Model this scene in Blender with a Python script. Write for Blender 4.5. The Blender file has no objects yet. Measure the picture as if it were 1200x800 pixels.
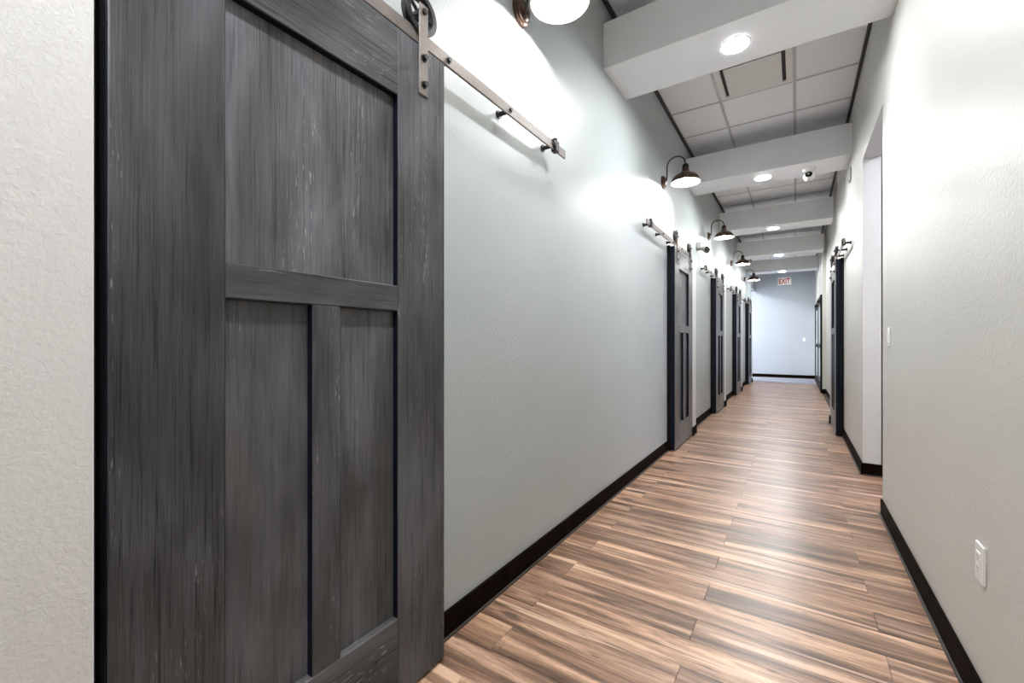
import bpy, bmesh, math, random
from mathutils import Vector, Matrix
random.seed(7)
scene = bpy.context.scene
C = scene.collection
R = math.radians

# ------------------------------------------------------------ camera, world, exposure
CAM = (1.110, 0.0, 1.12)
F_PX = 503.5
cam_data = bpy.data.cameras.new('camera')
cam_data.sensor_fit = 'HORIZONTAL'
cam_data.sensor_width = 36.0
cam_data.lens = 36.0 * F_PX / 1200.0
cam_data.clip_start = 0.02
cam = bpy.data.objects.new('camera', cam_data)
C.objects.link(cam)
cam.location = CAM
cam.rotation_euler = (R(90), 0, R(33.52))
scene.camera = cam

world = bpy.data.worlds.new('world'); scene.world = world
world.use_nodes = True
world.node_tree.nodes['Background'].inputs[0].default_value = (0.8, 0.88, 1.0, 1)
world.node_tree.nodes['Background'].inputs[1].default_value = 0.5
vs = scene.view_settings
vs.view_transform = 'Standard'; vs.look = 'None'; vs.gamma = 1.0; vs.use_curve_mapping = False
vs.exposure = 2.5

DOWNLIGHT = 114.0      # ceiling-beam downlights, radiance
BULB = 225.0           # sconce bulbs
PANEL_R, PANEL_L = 6.5, 30.0   # unseen fill panels standing in for daylight, right and left side passages

# ------------------------------------------------------------ sizes (metres)
W = 1.574              # corridor width
Y0, Y1 = -2.6, 15.7    # rear wall, end wall
CEIL = 3.48
BEAM_B, BEAM_T = 2.996, 3.312
BEAM_Y = [-2.24 + 2.643 * k for k in range(7)]     # centres
OPEN_Y = (3.64, 4.645); OPEN_H = 2.655             # opening in the right wall
LEFT_END = 14.25                                   # left wall stops here
WOOD_END = 13.85
BASE_H = 0.102

# ------------------------------------------------------------ material helpers
def new_mat(name):
    m = bpy.data.materials.new(name); m.use_nodes = True
    nt = m.node_tree
    return m, nt, nt.nodes['Principled BSDF']

def N(nt, kind, **kw):
    n = nt.nodes.new(kind)
    for k, v in kw.items():
        setattr(n, k, v)
    return n

def ramp(nt, src, stops):
    r = N(nt, 'ShaderNodeValToRGB')
    els = r.color_ramp.elements
    while len(els) < len(stops):
        els.new(0.5)
    for e, (p, c) in zip(els, stops):
        e.position = p
        e.color = (c, c, c, 1) if isinstance(c, (int, float)) else (*c, 1)
    nt.links.new(src, r.inputs[0])
    return r.outputs[0]

def noise(nt, vec, scale, detail=4, rough=0.55, dist=0.0):
    n = N(nt, 'ShaderNodeTexNoise')
    n.inputs['Scale'].default_value = scale
    n.inputs['Detail'].default_value = detail
    n.inputs['Roughness'].default_value = rough
    n.inputs['Distortion'].default_value = dist
    nt.links.new(vec, n.inputs['Vector'])
    return n.outputs['Fac']

def coords(nt, scale=(1, 1, 1), rand=0.0):
    tc = N(nt, 'ShaderNodeTexCoord')
    v = tc.outputs['Object']
    if rand:
        oi = N(nt, 'ShaderNodeObjectInfo')
        mul = N(nt, 'ShaderNodeVectorMath', operation='SCALE')
        comb = N(nt, 'ShaderNodeCombineXYZ')
        for i in range(3):
            mm = N(nt, 'ShaderNodeMath', operation='MULTIPLY')
            nt.links.new(oi.outputs['Random'], mm.inputs[0]); mm.inputs[1].default_value = rand * (1, 1.37, 0.73)[i]
            nt.links.new(mm.outputs[0], comb.inputs[i])
        add = N(nt, 'ShaderNodeVectorMath', operation='ADD')
        nt.links.new(v, add.inputs[0]); nt.links.new(comb.outputs[0], add.inputs[1])
        v = add.outputs[0]
    mp = N(nt, 'ShaderNodeMapping')
    mp.inputs['Scale'].default_value = scale
    nt.links.new(v, mp.inputs['Vector'])
    return mp.outputs[0]

def mix(nt, fac, a, b, blend='MIX'):
    n = N(nt, 'ShaderNodeMix', data_type='RGBA', blend_type=blend)
    for sock, val in ((n.inputs[0], fac), (n.inputs[6], a), (n.inputs[7], b)):
        if hasattr(val, 'links') or isinstance(val, bpy.types.NodeSocket):
            nt.links.new(val, sock)
        elif isinstance(val, (int, float)):
            sock.default_value = val
        else:
            sock.default_value = (*val, 1)
    return n.outputs[2]

def bump(nt, bsdf, h, strength, dist):
    b = N(nt, 'ShaderNodeBump')
    b.inputs['Strength'].default_value = strength
    b.inputs['Distance'].default_value = dist
    nt.links.new(h, b.inputs['Height'])
    nt.links.new(b.outputs[0], bsdf.inputs['Normal'])

def plain(name, col, rough=0.5, metal=0.0, spec=0.5, var=0.06, scale=30, bmp=0.0, bdist=0.001):
    m, nt, p = new_mat(name)
    v = coords(nt)
    f = noise(nt, v, scale, 4)
    lo = tuple(c * (1 - var) for c in col); hi = tuple(min(1, c * (1 + var)) for c in col)
    nt.links.new(ramp(nt, f, [(0.3, lo), (0.7, hi)]), p.inputs['Base Color'])
    p.inputs['Roughness'].default_value = rough
    p.inputs['Metallic'].default_value = metal
    p.inputs['Specular IOR Level'].default_value = spec
    if bmp:
        bump(nt, p, noise(nt, v, scale * 4, 3), bmp, bdist)
    return m

def paint(name, col, rough=0.42):
    """satin wall paint over orange-peel drywall texture"""
    m, nt, p = new_mat(name)
    v = coords(nt)
    big = noise(nt, v, 1.3, 3)
    lo = tuple(c * 0.97 for c in col); hi = tuple(min(1, c * 1.03) for c in col)
    nt.links.new(ramp(nt, big, [(0.3, lo), (0.7, hi)]), p.inputs['Base Color'])
    p.inputs['Roughness'].default_value = rough
    h = noise(nt, v, 95, 3, 0.6, 0.4)
    bump(nt, p, h, 0.38, 0.004)
    return m

def emit(name, col, strength):
    m, nt, p = new_mat(name)
    p.inputs['Base Color'].default_value = (0.9, 0.9, 0.9, 1)
    p.inputs['Emission Color'].default_value = (*col, 1)
    p.inputs['Emission Strength'].default_value = strength
    return m

def door_wood(name, along, k=1.0):
    """charcoal-stained wood; along = axis of the grain in door space"""
    m, nt, p = new_mat(name)
    def sc(a, b):
        return (b, b, a) if along == 'z' else (b, a, b)
    cloud = noise(nt, coords(nt, sc(0.8, 4.5), 9), 1, 4, 0.6)
    grain = noise(nt, coords(nt, sc(2.6, 110), 9), 1, 6, 0.7, 0.5)
    fine = noise(nt, coords(nt, sc(7, 420), 9), 1, 3, 0.7)
    c = ramp(nt, grain, [(0.26, (0.012 * k, 0.012 * k, 0.013 * k)), (0.5, (0.036 * k, 0.036 * k, 0.037 * k)), (0.75, (0.075 * k, 0.075 * k, 0.077 * k))])
    c = mix(nt, ramp(nt, fine, [(0.38, 0.0), (0.72, 0.75)]), c, (0.105 * k, 0.105 * k, 0.107 * k))
    c = mix(nt, ramp(nt, cloud, [(0.42, 0.0), (0.72, 0.65)]), c, (0.098 * k, 0.099 * k, 0.106 * k))
    red = noise(nt, coords(nt, sc(1.1, 6), 5), 1, 2)
    c = mix(nt, ramp(nt, red, [(0.58, 0.0), (0.75, 0.4)]), c, (0.098 * k, 0.078 * k, 0.070 * k))
    fl = ramp(nt, noise(nt, coords(nt, sc(24, 330), 9), 1, 2, 0.5), [(0.64, 0.0), (0.70, 1.0 / k)])
    mask = ramp(nt, noise(nt, coords(nt, sc(1.3, 11), 4), 1, 2), [(0.52, 0.0), (0.66, 0.85)])
    mm = N(nt, 'ShaderNodeMath', operation='MULTIPLY')
    nt.links.new(fl, mm.inputs[0]); nt.links.new(mask, mm.inputs[1])
    c = mix(nt, mm.outputs[0], c, (0.42, 0.42, 0.42))
    patch = noise(nt, coords(nt, sc(2.2, 6.5), 7), 1, 3, 0.55, 0.4)
    c = mix(nt, 1.0, c, ramp(nt, patch, [(0.32, (0.58, 0.57, 0.56)), (0.5, (0.95, 0.95, 0.96)), (0.68, (1.42, 1.44, 1.50))]), 'MULTIPLY')
    nt.links.new(c, p.inputs['Base Color'])
    nt.links.new(ramp(nt, grain, [(0.3, 0.24), (0.7, 0.36)]), p.inputs['Roughness'])
    p.inputs['Specular IOR Level'].default_value = 0.27
    bump(nt, p, grain, 0.12, 0.002)
    return m

def floor_wood(name):
    m, nt, p = new_mat(name)
    rnd = N(nt, 'ShaderNodeObjectInfo').outputs['Random']
    band = noise(nt, coords(nt, (1.0, 15, 1), 40), 1, 4, 0.6, 0.8)
    grain = noise(nt, coords(nt, (5.5, 62, 1), 40), 1, 6, 0.68, 1.6)
    fine = noise(nt, coords(nt, (22, 330, 1), 40), 1, 3, 0.6)
    c = ramp(nt, band, [(0.27, (0.060, 0.031, 0.020)), (0.41, (0.165, 0.092, 0.058)), (0.51, (0.315, 0.183, 0.118)),
                        (0.60, (0.48, 0.295, 0.195)), (0.70, (0.74, 0.48, 0.325))])
    g = ramp(nt, grain, [(0.30, 0.36), (0.5, 0.95), (0.7, 1.25)])
    c = mix(nt, 0.85, c, g, 'MULTIPLY')
    c = mix(nt, 0.35, c, ramp(nt, fine, [(0.3, 0.55), (0.65, 1.15)]), 'MULTIPLY')
    c = mix(nt, 1.0, c, ramp(nt, rnd, [(0.0, (0.80, 0.79, 0.80)), (0.5, (1.0, 1.0, 1.0)), (1.0, (1.22, 1.2, 1.16))]), 'MULTIPLY')
    # thin pale sapwood streaks
    sap = ramp(nt, noise(nt, coords(nt, (0.6, 22, 1), 23), 1, 2, 0.5, 0.3), [(0.63, 0.0), (0.68, 0.7)])
    c = mix(nt, sap, c, (0.76, 0.52, 0.365))
    # scattered knots
    kn = ramp(nt, noise(nt, coords(nt, (2.6, 11, 1), 31), 1, 2, 0.5), [(0.70, 0.0), (0.77, 0.75)])
    c = mix(nt, kn, c, (0.055, 0.036, 0.026))
    # dark hairline checks along the grain
    ck = ramp(nt, noise(nt, coords(nt, (4.5, 95, 1), 17), 1, 3, 0.6, 1.2), [(0.64, 0.0), (0.70, 0.8)])
    c = mix(nt, ck, c, (0.06, 0.036, 0.025))
    nt.links.new(c, p.inputs['Base Color'])
    nt.links.new(ramp(nt, grain, [(0.3, 0.28), (0.7, 0.38)]), p.inputs['Roughness'])
    bump(nt, p, fine, 0.10, 0.0008)
    return m

M = {}
M['wall_left'] = paint('grey_green_paint', (0.385, 0.416, 0.414))
M['wall_right'] = paint('warm_greige_paint', (0.58, 0.565, 0.53))
M['wall_end'] = paint('pale_grey_paint', (0.50, 0.53, 0.56))
M['cream'] = paint('cream_paint', (0.63, 0.618, 0.605), 0.5)
M['beam'] = paint('beam_white_paint', (0.80, 0.81, 0.84), 0.55)
M['tile'] = plain('acoustic_tile', (0.90, 0.905, 0.94), 0.9, spec=0.2, var=0.05, scale=160, bmp=0.3)
M['tbar'] = plain('ceiling_grid_metal', (0.55, 0.55, 0.56), 0.5)
M['angle'] = plain('dark_wall_angle', (0.035, 0.036, 0.038), 0.6)
M['base'] = plain('espresso_baseboard', (0.0075, 0.004, 0.0026), 0.6, spec=0.02, var=0.4, scale=14)
M['lip'] = plain('baseboard_floor_seal', (0.05, 0.042, 0.036), 0.5)
M['doorV'] = door_wood('charcoal_wood_upright', 'z')
M['doorP'] = door_wood('weathered_charcoal_panel', 'z', 1.5)  # same wood made lighter; the panel sheen is put into the base colour
M['doorH'] = door_wood('charcoal_wood_level', 'y')
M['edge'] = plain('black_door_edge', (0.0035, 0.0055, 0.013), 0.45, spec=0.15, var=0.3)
M['jamb'] = plain('black_door_jamb', (0.003, 0.003, 0.004), 0.5, spec=0.15, var=0.2)
M['steel'] = plain('brushed_bronze_steel', (0.185, 0.16, 0.145), 0.5, metal=0.35, spec=0.25, var=0.12, scale=60)
M['dark'] = plain('blackened_steel', (0.012, 0.010, 0.010), 0.40, metal=0.3, var=0.2, scale=60)
M['wheel'] = plain('gunmetal_wheel', (0.05, 0.049, 0.05), 0.38, metal=0.7, var=0.2, scale=60)
M['bronze'] = plain('copper_bronze', (0.12, 0.072, 0.056), 0.30, metal=0.85, var=0.25, scale=50)
M['bronze_dark'] = plain('dark_bronze', (0.012, 0.009, 0.008), 0.4, metal=0.3, var=0.2, scale=50)
M['lining'] = plain('shade_lining_enamel', (0.40, 0.39, 0.38), 0.4, var=0.02)
M['enamel'] = plain('white_enamel', (0.85, 0.84, 0.82), 0.35, var=0.02)
M['plastic'] = plain('white_plastic', (0.78, 0.77, 0.75), 0.35, var=0.02)
M['grey_white'] = plain('pale_grey_plastic', (0.45, 0.45, 0.44), 0.4, var=0.03)
M['slot'] = plain('dark_slot', (0.02, 0.02, 0.02), 0.5)
M['lens'] = plain('black_camera_glass', (0.004, 0.004, 0.005), 0.08, var=0.1)
M['grey_plastic'] = plain('grey_plastic', (0.40, 0.41, 0.37), 0.45, var=0.08)
M['carpet'] = plain('grey_carpet', (0.22, 0.22, 0.25), 0.9, spec=0.15, var=0.12, scale=260, bmp=0.5, bdist=0.003)
M['wood'] = floor_wood('walnut_plank')
M['gap'] = plain('plank_joint', (0.035, 0.022, 0.016), 0.7)
M['red'] = plain('exit_red', (0.50, 0.030, 0.012), 0.5, var=0.05)
M['sign_white'] = plain('sign_white', (0.62, 0.60, 0.58), 0.5, var=0.02)
M['glass'] = plain('pale_door_glass', (0.62, 0.66, 0.70), 0.12, var=0.03)  # opaque pane; daylight beyond the door is put into its pale colour
M['down'] = emit('downlight_glow', (0.955, 0.985, 1.0), DOWNLIGHT)
M['bulb'] = emit('bulb_glow', (1.0, 0.985, 0.96), BULB)
M['panel_right'] = emit('panel_glow', (0.88, 0.87, 1.0), PANEL_R)
M['panel_left'] = emit('daylight_panel_glow', (0.88, 0.92, 1.0), PANEL_L)
M['exit_face'] = emit('exit_face_glow', (1.0, 0.97, 0.95), 0.085)
M['exit_face'].node_tree.nodes['Principled BSDF'].inputs['Base Color'].default_value = (0.62, 0.60, 0.58, 1)

# ------------------------------------------------------------ mesh helpers
def box(bm, x0, x1, y0, y1, z0, z1, bev=0.0):
    vs_ = [bm.verts.new((x, y, z)) for x in (x0, x1) for y in (y0, y1) for z in (z0, z1)]
    f = [(0, 1, 3, 2), (4, 6, 7, 5), (0, 4, 5, 1), (2, 3, 7, 6), (0, 2, 6, 4), (1, 5, 7, 3)]
    fs = [bm.faces.new([vs_[i] for i in q]) for q in f]
    if bev:
        es = list({e for q in fs for e in q.edges})
        bmesh.ops.bevel(bm, geom=es, offset=bev, segments=1, affect='EDGES', clamp_overlap=True)

def cyl(bm, a, b, r, seg=20, r2=None):
    a, b = Vector(a), Vector(b)
    d = b - a
    q = d.to_track_quat('Z', 'Y').to_matrix().to_4x4()
    q.translation = (a + b) / 2
    bmesh.ops.create_cone(bm, cap_ends=True, segments=seg, radius1=r, radius2=r if r2 is None else r2, depth=d.length, matrix=q)

def lathe(bm, prof, seg=32, mat=None, close=False):
    """revolve (r, h) profile about local Z; mat places it"""
    mat = mat or Matrix()
    rings = []
    for r, h in prof:
        if r < 1e-6:
            rings.append([bm.verts.new(mat @ Vector((0, 0, h)))])
        else:
            rings.append([bm.verts.new(mat @ Vector((r * math.cos(2 * math.pi * i / seg), r * math.sin(2 * math.pi * i / seg), h))) for i in range(seg)])
    pairs = list(zip(rings, rings[1:]))
    if close:
        pairs.append((rings[-1], rings[0]))
    for a, b in pairs:
        for i in range(seg):
            j = (i + 1) % seg
            if len(a) == 1 and len(b) == 1:
                continue
            if len(a) == 1:
                bm.faces.new((a[0], b[i], b[j]))
            elif len(b) == 1:
                bm.faces.new((a[i], b[0], a[j]))
            else:
                bm.faces.new((a[i], b[i], b[j], a[j]))

def tube(bm, pts, r, seg=12):
    pts = [Vector(p) for p in pts]
    rings = []
    up = Vector((0, 1, 0))
    for i, p in enumerate(pts):
        t = (pts[min(i + 1, len(pts) - 1)] - pts[max(i - 1, 0)]).normalized()
        n = up.cross(t)
        if n.length < 1e-4:
            n = Vector((1, 0, 0)).cross(t)
        n.normalize(); b = t.cross(n)
        rings.append([bm.verts.new(p + r * (math.cos(2 * math.pi * k / seg) * n + math.sin(2 * math.pi * k / seg) * b)) for k in range(seg)])
    for a, b in zip(rings, rings[1:]):
        for k in range(seg):
            j = (k + 1) % seg
            bm.faces.new((a[k], a[j], b[j], b[k]))
    bm.faces.new(rings[0][::-1]); bm.faces.new(rings[-1])

ROTX = Matrix.Rotation(R(90), 4, 'Y')          # local Z -> world +X

def obj(name, bm, mat, parent=None, smooth=False, loc=None):
    bmesh.ops.recalc_face_normals(bm, faces=bm.faces)
    me = bpy.data.meshes.new(name); bm.to_mesh(me); bm.free()
    me.materials.append(M[mat])
    if smooth:
        me.polygons.foreach_set('use_smooth', [True] * len(me.polygons))
        try:
            me.set_sharp_from_angle(angle=R(40))
        except Exception:
            pass
    o = bpy.data.objects.new(name, me); C.objects.link(o)
    if parent: o.parent = parent
    if loc: o.location = loc
    return o

def bobj(name, dims, mat, parent=None, bev=0.0, loc=None):
    bm = bmesh.new(); box(bm, *dims, bev=bev)
    return obj(name, bm, mat, parent, loc=loc)

def tag(o, label, cat=None, group=None, kind=None):
    o['label'] = label
    if cat: o['category'] = cat
    if group: o['group'] = group
    if kind: o['kind'] = kind
    return o

def struct(o, label=None):
    o['kind'] = 'structure'
    if label: o['label'] = label
    return o

def empty(name, loc=(0, 0, 0), rz=0.0):
    o = bpy.data.objects.new(name, None); C.objects.link(o)
    o.empty_display_size = 0.1
    o.location = loc; o.rotation_euler = (0, 0, rz)
    return o

def kids(o):
    return [c for c in bpy.data.objects if c.parent == o]

def copy_tree(o, parent=None):
    c = o.copy(); C.objects.link(c); c.parent = parent
    for ch in kids(o):
        copy_tree(ch, c)
    return c

# ------------------------------------------------------------ floor: slab, planks, carpet
PX = 3.6                                   # how far the right passage reaches
bm = bmesh.new()
box(bm, -3.4, PX + 0.12, Y0 - 0.12, Y1 + 0.12, -0.12, -0.006)
floor = struct(obj('floor', bm, 'gap'), 'walnut toned plank floor laid across the corridor')
plank_mesh = {}
def plank(x0, x1, y):
    L = round(x1 - x0, 3)
    if L not in plank_mesh:
        bm = bmesh.new(); box(bm, 0.0005, L - 0.0005, 0.0006, 0.1494, -0.006, 0.0, bev=0.0009)
        o = obj('plank', bm, 'wood', floor)
        plank_mesh[L] = o.data
    else:
        o = bpy.data.objects.new('plank', plank_mesh[L]); C.objects.link(o); o.parent = floor
    o.location = (x0, y, 0)
PITCH = 0.15
row0 = 2.012                                # a row whose joint lies at mid corridor starts here
k0 = math.ceil((Y0 - row0) / PITCH); k1 = math.floor((WOOD_END - row0) / PITCH)
planks_behind = bmesh.new()
for k in range(k0, k1):
    y = row0 + k * PITCH
    cuts = [0.775] if k % 2 == 0 else [0.18, 1.375]
    inside = OPEN_Y[0] - 0.15 < y < OPEN_Y[1] - 0.001
    xe = PX if inside else W
    if inside:
        cuts = ([0.775, 1.97, 3.165] if k % 2 == 0 else [0.18, 1.375, 2.57])
    xs = [0.0] + cuts + [xe]
    for a, b in zip(xs, xs[1:]):
        if y < -0.75:
            box(planks_behind, a + .0005, b - .0005, y + .0006, y + .1494, -.006, 0)
        else:
            plank(a, b, y)
pb = obj('rear_planks', planks_behind, 'wood', floor); pb['kind'] = 'stuff'
car = struct(bobj('floor_carpet', (-3.28, W, row0 + k1 * PITCH, Y1, -0.006, 0.001), 'carpet', floor))

# ------------------------------------------------------------ walls
def wallmesh(name, mat, boxes, label):
    bm = bmesh.new()
    for b in boxes: box(bm, *b)
    return struct(obj(name, bm, mat), label)
T = 0.12
RB0, RB1, SB = 7.43, 11.35, 0.065                # set-back stretch of the right wall
wallmesh('wall_left', 'wall_left', [(-T, 0, Y0 - T, LEFT_END, -0.006, CEIL + .1), (-T, 0, LEFT_END, Y1, 2.72, CEIL + .1)],
         'grey-green painted wall along the row of barn doors')
wallmesh('wall_right', 'wall_right', [(W, W + T, Y0 - T, OPEN_Y[0], -0.006, CEIL + .1), (W, W + T + SB, OPEN_Y[1], RB0, -0.006, CEIL + .1), (W + SB, W + T + SB, RB0, RB1, -0.006, CEIL + .1), (W, W + T + SB, RB1, Y1, -0.006, CEIL + .1),
                                      (W, W + T, OPEN_Y[0], OPEN_Y[1], OPEN_H, CEIL + .1)],
         'warm greige wall with a tall doorless opening')
wallmesh('wall_end', 'wall_end', [(-3.4, W + T, Y1, Y1 + T, -0.006, CEIL + .1)], 'pale grey wall closing the far end of the corridor')
wallmesh('wall_rear', 'wall_right', [(-T, W + T, Y0 - T, Y0, -0.006, CEIL + .1)], 'greige wall behind the near end of the corridor')
wallmesh('wall_passage_right', 'wall_end', [(W + T, PX + T, OPEN_Y[1], OPEN_Y[1] + T, -0.006, OPEN_H + .5), (W + T, PX + T, OPEN_Y[0] - T, OPEN_Y[0], -0.006, OPEN_H + .5),
                                            (PX, PX + T, OPEN_Y[0], OPEN_Y[1], -0.006, OPEN_H + .5), (W + T, PX + T, OPEN_Y[0], OPEN_Y[1], OPEN_H + .4, OPEN_H + .5)],
         'pale walls of the side passage seen through the opening')
wallmesh('wall_passage_left', 'wall_end', [(-3.4, -T, LEFT_END - T, LEFT_END, -0.006, CEIL + .1), (-3.4, -3.28, LEFT_END, Y1, -0.006, CEIL + .1),
                                           (-3.28, -T, LEFT_END, Y1, CEIL, CEIL + .1)],
         'pale walls of the side passage at the corridor end')

# baseboards
def baseboard(name, runs, label):
    bm = bmesh.new(); lp = bmesh.new()
    for x0, x1, y0, y1, nx, ny in runs:
        box(bm, x0, x1, y0, y1, 0.001, BASE_H, bev=0.003)
        lx0, lx1, ly0, ly1 = x0, x1, y0, y1
        if nx > 0: lx0, lx1 = x1, x1 + .008
        if nx < 0: lx0, lx1 = x0 - .008, x0
        if ny < 0: ly0, ly1 = y0 - .008, y0
        box(lp, lx0, lx1, ly0, ly1, 0.001, 0.010)
    o = struct(obj(name, bm, 'base'), label)
    obj('floor_seal', lp, 'lip', o)
    return o
BT = 0.012
DOORS = [0.243] + [4.56 + 2.695 * k for k in range(4)]     # near edge of each left door
DW = 0.885
PIL = 0.078                                                 # how far the cream pilasters stand out
PW = 0.20
RIGHT_DOOR = 6.36
pil_left = [(0.225 - PW, 0.225)] + [(y + DW + 0.012, y + DW + 0.012 + PW) for y in DOORS[1:]]
pil_right = (RIGHT_DOOR + DW + 0.012, RIGHT_DOOR + DW + 0.012 + 0.16)
runs = []
y = Y0
for (a, b), d in zip(pil_left, DOORS):
    first = d == DOORS[0]
    s, e = (a, d + DW + 0.004) if first else (d - 0.004, b)
    runs.append((0, BT, y, s, 1, 0)); y = e
runs.append((0, BT, y, LEFT_END, 1, 0))
for a, b in pil_left:
    runs.append((PIL, PIL + BT, a - BT, b, 1, 0))
    runs.append((0, PIL, a - BT, a, 0, -1))
baseboard('baseboard_left', runs, 'espresso baseboard along the grey-green wall')
GY0, GY1 = 11.47, 14.75                                     # glazed doors in the right wall
baseboard('baseboard_right', [(W - BT, W, Y0, OPEN_Y[0], -1, 0), (W - BT, W, OPEN_Y[1] - BT, RIGHT_DOOR - .004, -1, 0),
                              (W + SB - BT, W + SB, RB0, RB1, -1, 0), (W, W + SB, RB1 - BT, RB1, 0, -1), (W - BT, W, RB1 - BT, GY0, -1, 0), (W - BT, W, GY1, Y1, -1, 0),
                              (W - PIL - BT, W - PIL, pil_right[0], pil_right[1], -1, 0),
                              (W, PX, OPEN_Y[1] - BT, OPEN_Y[1], 0, -1)], 'espresso baseboard along the greige wall and round the opening')
baseboard('baseboard_end', [(-3.2, W - BT, Y1 - BT, Y1, 0, -1)], 'dark baseboard along the end wall')

for i, (a, b) in enumerate(pil_left):
    struct(bobj('trim_%d' % (i + 1), (0, PIL, a, b, 0, 2.085), 'cream', bev=0.003), 'cream pilaster standing proud of the wall beside a barn door')
struct(bobj('trim_6', (W - PIL, W, pil_right[0], pil_right[1], 0, 2.085), 'cream', bev=0.003), 'cream pilaster beyond the barn door on the greige wall')

# ------------------------------------------------------------ ceiling: slab, tiles, grid, wall angles
ceiling = struct(bobj('ceiling', (-T, W + T + SB, Y0 - T, Y1 + T, CEIL + 0.012, CEIL + 0.1), 'tbar'), 'suspended tile ceiling above the white beams')
COLX = [0.0, 0.485, 1.095, W]
ROWY = [4.66 + 0.61 * k for k in range(-12, 19)]
ROWY = [v for v in ROWY if Y0 < v < Y1]
ROWY = [Y0] + ROWY + [Y1]
tile_mesh = {}
vent_cell = None
for ci in range(3):
    for ri in range(len(ROWY) - 1):
        a, b, c, d = COLX[ci], COLX[ci + 1], ROWY[ri], ROWY[ri + 1]
        if ci == 1 and abs(d - 4.66) < .01:
            vent_cell = (a, b, c, d); continue
        key = (round(b - a, 3), round(d - c, 3))
        if key not in tile_mesh:
            bm = bmesh.new(); box(bm, 0.011, key[0] - 0.011, 0.011, key[1] - 0.011, 0, 0.012, bev=0.003)
            o = obj('ceiling_tile', bm, 'tile', ceiling); tile_mesh[key] = o.data
        else:
            o = bpy.data.objects.new('ceiling_tile', tile_mesh[key]); C.objects.link(o); o.parent = ceiling
        o.location = (a, c, CEIL)
for x in COLX[1:3]:
    bobj('grid_runner', (x - .012, x + .012, Y0, Y1, CEIL - .004, CEIL + .012), 'tbar', ceiling)
for yv in ROWY[1:-1]:
    bobj('grid_cross_bar', (0, W, yv - .011, yv + .011, CEIL - .003, CEIL + .012), 'tbar', ceiling)
bobj('wall_angle', (0, 0.022, Y0, Y1, CEIL - .030, CEIL + .01), 'angle', ceiling)
bobj('wall_angle', (W - 0.022, W, Y0, Y1, CEIL - .030, CEIL + .01), 'angle', ceiling)

BW = 0.46
ORD = ['', 'second', 'third', 'fourth', 'fifth']
for i, yv in enumerate(BEAM_Y):
    o = struct(bobj('ceiling_beam', (0, W, yv - BW / 2, yv + BW / 2, BEAM_B, BEAM_T), 'beam', bev=0.002),
               'white box beam spanning the corridor below the tile ceiling')

# downlights in the beams
dl0 = None
def downlight(x, y, z, label, group):
    t = empty('downlight', (x, y, z)); tag(t, label, 'light', group)
    bm = bmesh.new(); lathe(bm, [(0.076, -0.001), (0.076, -0.004), (0.086, -0.004), (0.089, -0.001)], 36, close=True)
    obj('trim_ring', bm, 'plastic', t, True)
    bm = bmesh.new(); lathe(bm, [(0.0, -0.005), (0.076, -0.005), (0.076, -0.001), (0.0, -0.001)], 36)
    obj('diffuser', bm, 'down', t)
    return t
DL_LABELS = ['round downlight in the beam behind the near end of the corridor', 'round downlight in the beam above the large near barn door',
             'round downlight in the beam just before the ceiling air diffuser', 'round downlight in the same beam as the turret camera',
             'round downlight in the beam just past the third barn door', 'round downlight in the beam just past the fourth barn door',
             'round downlight in the last beam, above the exit sign']
for i, yv in enumerate(BEAM_Y):
    lab = DL_LABELS[i]; g = 'downlights in the ceiling beams'
    if dl0 is None:
        dl0 = downlight(W / 2, yv, BEAM_B, lab, g)
    else:
        c = copy_tree(dl0); c.location = (W / 2, yv, BEAM_B); c['label'] = lab

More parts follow.
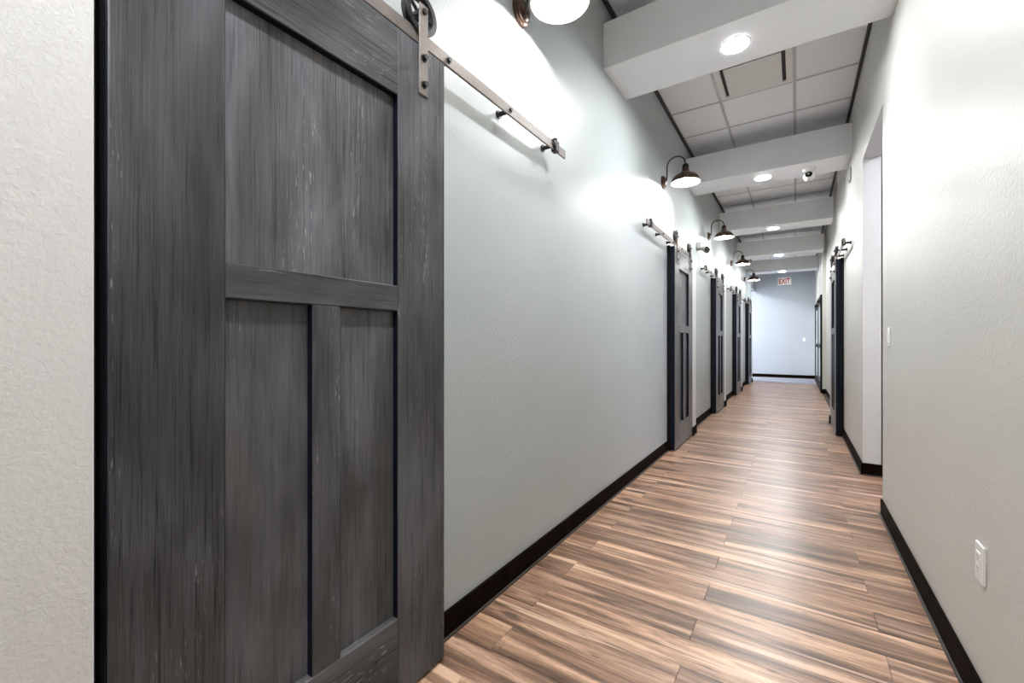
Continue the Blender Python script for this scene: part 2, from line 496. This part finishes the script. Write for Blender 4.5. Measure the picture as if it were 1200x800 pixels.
# ------------------------------------------------------------ barn doors
DX0, DX1 = 0.035, 0.078
SW = 0.190
DH = 2.095
def make_door(name):
    t = empty(name)
    def piece(n, y0, y1, z0, z1, mat, x0=DX0, x1=DX1, bev=0.0022):
        return bobj(n, (x0, x1, y0, y1, z0, z1), mat, t, bev)
    piece('stile', 0, SW, 0.012, DH, 'doorV')
    piece('stile', DW - SW - .02, DW, 0.012, DH, 'doorV')
    yl, yr = SW, DW - SW - .02
    piece('top_rail', yl, yr, 1.885, DH, 'doorH')
    piece('middle_rail', yl, yr, 1.215, 1.293, 'doorH')
    piece('bottom_rail', yl, yr, 0.012, 0.26, 'doorH')
    ym = (yl + yr) / 2
    piece('mullion', ym - .04, ym + .04, 0.26, 1.215, 'doorV')
    px0, px1 = DX0 + .008, DX1 - .022
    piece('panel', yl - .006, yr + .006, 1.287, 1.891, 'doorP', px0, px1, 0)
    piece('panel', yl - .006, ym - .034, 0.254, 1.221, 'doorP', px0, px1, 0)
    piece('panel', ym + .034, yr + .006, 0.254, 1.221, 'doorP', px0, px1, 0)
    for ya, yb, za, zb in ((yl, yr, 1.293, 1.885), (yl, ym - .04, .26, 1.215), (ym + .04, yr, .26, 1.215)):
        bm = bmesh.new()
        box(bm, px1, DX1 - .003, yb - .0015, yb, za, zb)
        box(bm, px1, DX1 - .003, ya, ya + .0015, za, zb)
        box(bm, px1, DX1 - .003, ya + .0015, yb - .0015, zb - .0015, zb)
        obj('panel_bead', bm, 'edge', t)  # black strips added to draw the shade inside each panel recess
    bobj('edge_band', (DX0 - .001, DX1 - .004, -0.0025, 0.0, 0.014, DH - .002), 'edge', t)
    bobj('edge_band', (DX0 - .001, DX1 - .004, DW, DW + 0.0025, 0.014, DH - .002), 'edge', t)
    # two strap hangers, each with a wheel and bolts
    for yc in (0.105, DW - 0.105):
        bm = bmesh.new(); box(bm, DX1, DX1 + .006, yc - .020, yc + .020, 1.933, 2.232, bev=0.0015)
        s = obj('hanger_strap', bm, 'steel', t)
        for z in (1.967, 2.055):
            b = bmesh.new()
            cyl(b, (DX1 + .006, yc, z), (DX1 + .008, yc, z), .0125, 16)
            cyl(b, (DX1 + .008, yc, z), (DX1 + .019, yc, z), .0095, 6)
            obj('bolt', b, 'dark', s, True)
        b = bmesh.new()
        cyl(b, (0.036, yc, 2.207), (DX1 + .006, yc, 2.207), .007, 12)
        cyl(b, (DX1 + .006, yc, 2.207), (DX1 + .015, yc, 2.207), .010, 6)
        obj('axle_bolt', b, 'dark', s, True)
        b = bmesh.new()
        mt = Matrix.Translation((0.0625, yc, 2.207)) @ ROTX
        lathe(b, [(.050, -.014), (.068, -.014), (.068, -.009), (.056, -.004), (.056, .004), (.068, .009), (.068, .014), (.050, .014)], 40, mt, close=True)
        lathe(b, [(.0072, -.014), (.017, -.014), (.017, .014), (.0072, .014)], 20, mt, close=True)
        for q in range(5):
            a_ = 2 * math.pi * q / 5 + .3
            cyl(b, mt @ Vector((.015 * math.cos(a_), .015 * math.sin(a_), 0)), mt @ Vector((.052 * math.cos(a_), .052 * math.sin(a_), 0)), .006, 8)
        obj('wheel', b, 'wheel', s, True)
    return t

def make_rail(length, bolts, name='sliding_rail'):
    t = empty(name)
    bobj('rail_bar', (0.058, 0.067, 0, length, 2.108, 2.152), 'steel', t, 0.001)
    for yb in bolts:
        b = bmesh.new()
        cyl(b, (0.0, yb, 2.130), (0.008, yb, 2.130), .018, 16)
        cyl(b, (0.008, yb, 2.130), (0.058, yb, 2.130), .0105, 16)
        obj('standoff', b, 'dark', t, True)
        b = bmesh.new()
        cyl(b, (0.067, yb, 2.130), (0.069, yb, 2.130), .0115, 16)
        cyl(b, (0.069, yb, 2.130), (0.076, yb, 2.130), .0085, 6)
        obj('bolt', b, 'dark', t, True)
    for ye in (0.115, length - 0.115):
        b = bmesh.new()
        box(b, 0.048, 0.080, ye - .018, ye + .018, 2.102, 2.158, bev=.003)
        cyl(b, (0.064, ye, 2.155), (0.064, ye, 2.172), .012, 14)
        st = obj('end_stop', b, 'dark', t)
        s = 1 if ye < length / 2 else -1
        b = bmesh.new(); cyl(b, (0.064, ye + s * .018, 2.142), (0.064, ye + s * .036, 2.142), .016, 16)
        obj('rubber_bumper', b, 'slot', st, True)
    return t

ORDINAL = ['', 'first', 'second', 'third', 'fourth', 'fifth']
RL = 1.855
bolts = [0.118 + 0.4 * k for k in range(5)]
bolts = [b for b in bolts if b < RL]
def jamb(name, y0, right=False):
    bm = bmesh.new()
    for a, b_, z0, z1 in ((y0 - .006, y0 + .05, 0, 2.104), (y0 + DW - .05, y0 + DW + .004, 0, 2.104), (y0 + .05, y0 + DW - .05, 2.03, 2.104)):
        if right: box(bm, W - .030, W, a, b_, z0, z1)
        else: box(bm, 0, .030, a, b_, z0, z1)
    return struct(obj(name, bm, 'jamb'), 'black jamb behind a sliding barn door')
door0 = make_door('door_1')
rail0 = make_rail(RL, bolts)
door_labels = ['large charcoal barn door whose weathered grain shows clearly, beside the sconce without visible arm',
               'charcoal barn door at the end of the long bare wall, near the emergency light',
               'third charcoal barn door of the row along the grey-green wall',
               'fourth charcoal barn door of the row along the grey-green wall',
               'last charcoal barn door of the row, next to the end wall']
rail_labels = ['bronze flat rail with the long bare end above the large near barn door',
               'bronze flat rail carrying the barn door beside the emergency light',
               'bronze flat rail carrying the third barn door along the grey-green wall',
               'bronze flat rail carrying the fourth barn door along the grey-green wall',
               'bronze flat rail carrying the last barn door before the end wall']
for i, y in enumerate(DOORS):
    d = door0 if i == 0 else copy_tree(door0)
    d.name = 'door_%d' % (i + 1)
    d.location = (0, y, 0); struct(d, door_labels[i]); d['category'] = 'door'
    r = rail0 if i == 0 else copy_tree(rail0)
    r.location = (0, 0.245 if i == 0 else y + DW + 0.03 - RL, 0)
    tag(r, rail_labels[i], 'rail', 'sliding door rails')
    jamb('trim_%d' % (10 + i), y)
d = copy_tree(door0); d.name = 'door_6'
d.location = (W, RIGHT_DOOR + DW, 0); d.rotation_euler.z = math.pi
struct(d, 'charcoal barn door hung on the greige wall past the opening'); d['category'] = 'door'
r = copy_tree(rail0); r.location = (W, RIGHT_DOOR + DW + .03, 0); r.rotation_euler.z = math.pi
tag(r, 'bronze flat rail carrying the barn door on the greige wall', 'rail', 'sliding door rails')
jamb('trim_16', RIGHT_DOOR, True)

# ------------------------------------------------------------ gooseneck sconces
def make_sconce():
    t = empty('wall_sconce')
    b = bmesh.new()
    lathe(b, [(0, 0), (.066, 0), (.066, .006), (.060, .010), (.060, .016), (.050, .020), (.050, .026), (.038, .034), (0, .036)], 36, ROTX)
    obj('wall_plate', b, 'bronze', t, True)
    b = bmesh.new()
    pts = [(.025, 0, 0.0), (.038, 0, .012), (.042, 0, .04), (.042, 0, .13)]
    cx, rr = .128, .086
    for k in range(0, 13):
        a = math.pi - math.pi * k / 12
        pts.append((cx + rr * math.cos(a), 0, .142 + rr * math.sin(a)))
    pts.append((cx + rr, 0, .12))
    tube(b, pts, .0065, 12)
    obj('gooseneck_arm', b, 'bronze_dark', t, True)
    sx = cx + rr
    b = bmesh.new()
    mt = Matrix.Translation((sx, 0, 0))
    lathe(b, [(0, .138), (.016, .138), (.026, .130), (.030, .112), (.030, .088), (.016, .084), (.013, .010), (.0, .010)], 36, mt)
    obj('socket_cap', b, 'bronze_dark', t, True)
    prof = [(.030, .098), (.031, .086), (.036, .068), (.048, .052), (.070, .040), (.095, .026), (.116, .006), (.129, -.020), (.133, -.042)]
    b = bmesh.new()
    lathe(b, prof + [(.1345, -.044), (.1335, -.046), (.1305, -.042)] , 48, mt)
    sh = obj('shade', b, 'bronze', t, True)
    b = bmesh.new()
    inner = [(r_ - .003, h - .002) for r_, h in prof]
    lathe(b, [(.0, .090)] + inner, 48, mt)
    obj('shade_lining', b, 'lining', sh, True)
    b = bmesh.new()
    lathe(b, [(0, .012), (.010, .008), (.019, -.001), (.023, -.012), (.020, -.023), (.011, -.031), (0, -.034)], 24, mt)
    obj('bulb', b, 'bulb', t, True)
    return t
SC_Y = [1.745 + 2.645 * k for k in range(-1, 5)]
sc_labels = ['gooseneck barn sconce behind the near end of the corridor',
             'bronze gooseneck sconce beside the large near barn door, its lit opening seen from below',
             'bronze gooseneck sconce above the long bare wall beside the barn door with emergency light',
             'bronze gooseneck sconce just beyond the emergency light',
             'fourth bronze gooseneck sconce along the grey-green wall',
             'last bronze gooseneck sconce before the end wall']
s0 = make_sconce()
for i, yv in enumerate(SC_Y):
    s = s0 if i == 0 else copy_tree(s0)
    s.location = (0, yv, 2.700)
    tag(s, sc_labels[i], 'wall lamp', 'gooseneck sconces along the grey-green wall')

# ------------------------------------------------------------ ceiling air diffuser
a, b_, c, d_ = vent_cell
t = empty('air_diffuser', ((a + b_) / 2, (c + d_) / 2, CEIL)); tag(t, 'square white plaque air diffuser set in the tile ceiling', 'vent')
hx, hy = (b_ - a) / 2 - .012, (d_ - c) / 2 - .011
bm = bmesh.new()
for q in ((-hx, hx, -hy, -hy + .05), (-hx, hx, hy - .05, hy), (-hx, -hx + .05, -hy + .05, hy - .05), (hx - .05, hx, -hy + .05, hy - .05)):
    box(bm, *q, -.006, .010, bev=.002)
obj('frame', bm, 'plastic', t)
bobj('recess', (-hx + .05, hx - .05, -hy + .05, hy - .05, .006, .011), 'slot', t)
bobj('plaque', (-hx + .078, hx - .078, -hy + .055, hy - .055, -.014, -.006), 'plastic', t, .003)
bobj('plaque_bracket', (-.02, .02, -.02, .02, -.006, .006), 'tbar', t)

# ------------------------------------------------------------ turret camera on the second visible beam
t = empty('security_camera', (1.222, BEAM_Y[3] - .02, BEAM_B)); tag(t, 'white turret security camera with a black lens under a ceiling beam', 'camera')
bm = bmesh.new(); lathe(bm, [(0, 0), (.062, 0), (.062, -.014), (.056, -.026), (.046, -.030), (0, -.030)], 32)
obj('mount_base', bm, 'plastic', t, True)
bm = bmesh.new(); lathe(bm, [(0.0, .052)] + [(.052 * math.sin(R(q)), .052 * math.cos(R(q))) for q in range(15, 180, 15)] + [(0, -.052)], 28, Matrix.Translation((0, 0, -.086)))
ball = obj('camera_ball', bm, 'plastic', t, True)
aim = Vector((-0.1, -1, 0.28)).normalized()
mt = Matrix.Translation((0, 0, -.086)) @ aim.to_track_quat('Z', 'Y').to_matrix().to_4x4()
bm = bmesh.new(); lathe(bm, [(0, .050), (.033, .043), (.034, .047), (.020, .0535), (0, .055)], 28, mt)
obj('lens_window', bm, 'lens', ball, True)
bm = bmesh.new(); lathe(bm, [(0, .0545), (.008, .0545), (.008, .057), (0, .057)], 16, mt)
obj('lens', bm, 'grey_plastic', ball, True)

# ------------------------------------------------------------ exit sign on the end wall
t = empty('exit_sign', (0.80, Y1, 2.98)); tag(t, 'white exit sign with red letters high on the end wall', 'sign')
bobj('housing', (-.18, .18, -.045, 0, -.12, .12), 'sign_white', t, .004)
face = bobj('face', (-.165, .165, -.049, -.045, -.105, .105), 'exit_face', t)
fc = bpy.data.curves.new('lettering', 'FONT'); fc.body = 'EXIT'; fc.size = .215; fc.extrude = .002
fc.align_x = 'CENTER'; fc.align_y = 'CENTER'; fc.offset = .010; fc.space_character = 1.08
tmp = bpy.data.objects.new('lettering_curve', fc); C.objects.link(tmp)
dg = bpy.context.evaluated_depsgraph_get()
me = bpy.data.meshes.new_from_object(tmp.evaluated_get(dg)); bpy.data.objects.remove(tmp); bpy.data.curves.remove(fc)
me.materials.clear(); me.materials.append(M['red'])
lt = bpy.data.objects.new('lettering', me); C.objects.link(lt); lt.parent = face
xs_ = [v.co.x for v in me.vertices]; ys_ = [v.co.y for v in me.vertices]
for v in me.vertices:
    v.co.x = ((v.co.x - min(xs_)) / (max(xs_) - min(xs_)) - .5) * .29
    v.co.y = ((v.co.y - min(ys_)) / (max(ys_) - min(ys_)) - .5) * .165
lt.location = (0, -.051, 0); lt.rotation_euler = (R(90), 0, 0); lt['label'] = 'red EXIT lettering'

# ------------------------------------------------------------ switches and outlets (local: +x out of the wall)
def rocker(name, loc, rz, label, cat):
    t = empty(name, loc, rz); tag(t, label, cat)
    bobj('cover_plate', (0, .006, -.036, .036, -.058, .058), 'plastic', t, .003)
    bobj('rocker', (.006, .010, -.016, .016, -.033, .033), 'enamel', t, .002)
    for z in (-.048, .048):
        b = bmesh.new(); cyl(b, (.006, 0, z), (.0072, 0, z), .003, 10); obj('screw', b, 'plastic', t)
    return t
rocker('light_switch', (W, 3.39, 1.145), math.pi, 'white rocker light switch on the greige wall beside the opening', 'switch')
rocker('light_switch', (1.30, Y1, 1.17), -math.pi / 2, 'small white switch on the pale end wall', 'switch')
t = empty('power_outlet', (W, 1.853, 0.455), math.pi); tag(t, 'white power outlet low on the greige wall', 'outlet')
bobj('cover_plate', (0, .007, -.036, .036, -.058, .058), 'plastic', t, .003)
ins = bobj('receptacle', (.007, .0095, -.0165, .0165, -.0335, .0335), 'enamel', t, .0015)
for zc in (-.018, .018):
    bm = bmesh.new()
    box(bm, .0095, .0098, -.0075, -.0055, zc - .002, zc + .007)
    box(bm, .0095, .0098, .0055, .0075, zc - .002, zc + .006)
    cyl(bm, (.0095, 0, zc - .008), (.0098, 0, zc - .008), .0025, 10)
    obj('socket_slots', bm, 'slot', ins)

# ------------------------------------------------------------ emergency light, wall strobes
t = empty('emergency_light', (0, 6.22, 2.40)); tag(t, 'grey twin-head emergency light on the wall between barn doors', 'light')
bobj('housing', (0, .060, -.10, .06, -.045, .045), 'grey_plastic', t, .008)
for yy, tilt in ((-.055, -.035), (.05, -.03)):
    bm = bmesh.new()
    cyl(bm, (.050, yy, -.02), (.075, yy, -.038), .012, 12)
    cyl(bm, (.066, yy, -.035), (.118, yy - .03, -.062), .030, 20, .042)
    hd = obj('lamp_head', bm, 'grey_plastic', t, True)
    dr = Vector((.052, -.03, -.027)).normalized(); p = Vector((.118, yy - .03, -.062))
    bm = bmesh.new(); cyl(bm, p, p + dr * .003, .037, 20); obj('lens', bm, 'slot', hd)
def strobe(y, z, label, x=W):
    t = empty('alarm_strobe', (x, y, z), math.pi); tag(t, label, 'alarm')
    bobj('housing', (0, .016, -.06, .06, -.065, .065), 'grey_white', t, .004)
    bobj('strobe_lens', (.016, .026, -.035, .035, .01, .05), 'plastic', t, .004)
    bobj('grille', (.016, .019, -.04, .04, -.045, -.005), 'grey_plastic', t, .001)
strobe(5.60, 2.83, 'white alarm strobe high on the greige wall just below the camera beam')
strobe(9.3, 2.52, 'white alarm strobe on the greige wall past its barn door', W + SB)

# ------------------------------------------------------------ glazed double door near the end of the right wall
t = empty('door_7', (W, GY0, 0)); struct(t, 'black framed glazed double door near the end wall'); t['category'] = 'door'
LW = GY1 - GY0
bm = bmesh.new()
box(bm, -.035, 0, 0, .07, .001, 2.14); box(bm, -.035, 0, LW - .07, LW, .001, 2.14); box(bm, -.035, 0, .07, LW - .07, 2.07, 2.14)
obj('door_frame', bm, 'jamb', t)
for i in range(2):
    y0 = .075 + i * (LW - .15) / 2; y1 = y0 + (LW - .15) / 2 - .006
    bm = bmesh.new()
    for q in ((y0, y0 + .09, .012, 2.06), (y1 - .09, y1, .012, 2.06), (y0 + .09, y1 - .09, .012, .22), (y0 + .09, y1 - .09, 1.95, 2.06), (y0 + .09, y1 - .09, .98, 1.06)):
        box(bm, -.028, -.004, *q, bev=.002)
    lf = obj('door_leaf', bm, 'jamb', t)
    for z0, z1 in ((.22, .98), (1.06, 1.95)):
        bobj('pane', (-.018, -.010, y0 + .09, y1 - .09, z0, z1), 'glass', lf)
    bm = bmesh.new(); yh = y1 - .045 if i == 0 else y0 + .045
    cyl(bm, (-.028, yh, 1.02), (-.075, yh, 1.02), .011, 12); cyl(bm, (-.07, yh, 1.02), (-.07, yh + (-.13 if i == 0 else .13), 1.02), .010, 12)
    box(bm, -.032, -.028, yh - .025, yh + .025, .93, 1.10)
    obj('lever_handle', bm, 'dark', lf, True)
    bm = bmesh.new(); box(bm, -.085, -.028, y0 + .12, y0 + .40, 1.97, 2.035, bev=.004)
    obj('door_closer', bm, 'dark', lf)

# ------------------------------------------------------------ unseen fill panels added to light the two side passages
def panel(x, y, z, lx, ly, label, mat):
    t = empty('ceiling_light', (x, y, z)); tag(t, label, 'light', 'light panels in the side passages')
    bm = bmesh.new()
    for q in ((-lx, lx, -ly, -ly + .02), (-lx, lx, ly - .02, ly), (-lx, -lx + .02, -ly + .02, ly - .02), (lx - .02, lx, -ly + .02, ly - .02)):
        box(bm, *q, -.03, 0)
    obj('frame', bm, 'plastic', t)
    bobj('diffuser', (-lx + .02, lx - .02, -ly + .02, ly - .02, -.02, -.012), mat, t)
panel(2.75, 4.14, OPEN_H + .4, .45, .3, 'light panel in the ceiling of the passage behind the opening', 'panel_right')
panel(-2.1, 14.95, CEIL, .55, .3, 'light panel in the ceiling of the passage by the end wall', 'panel_left')
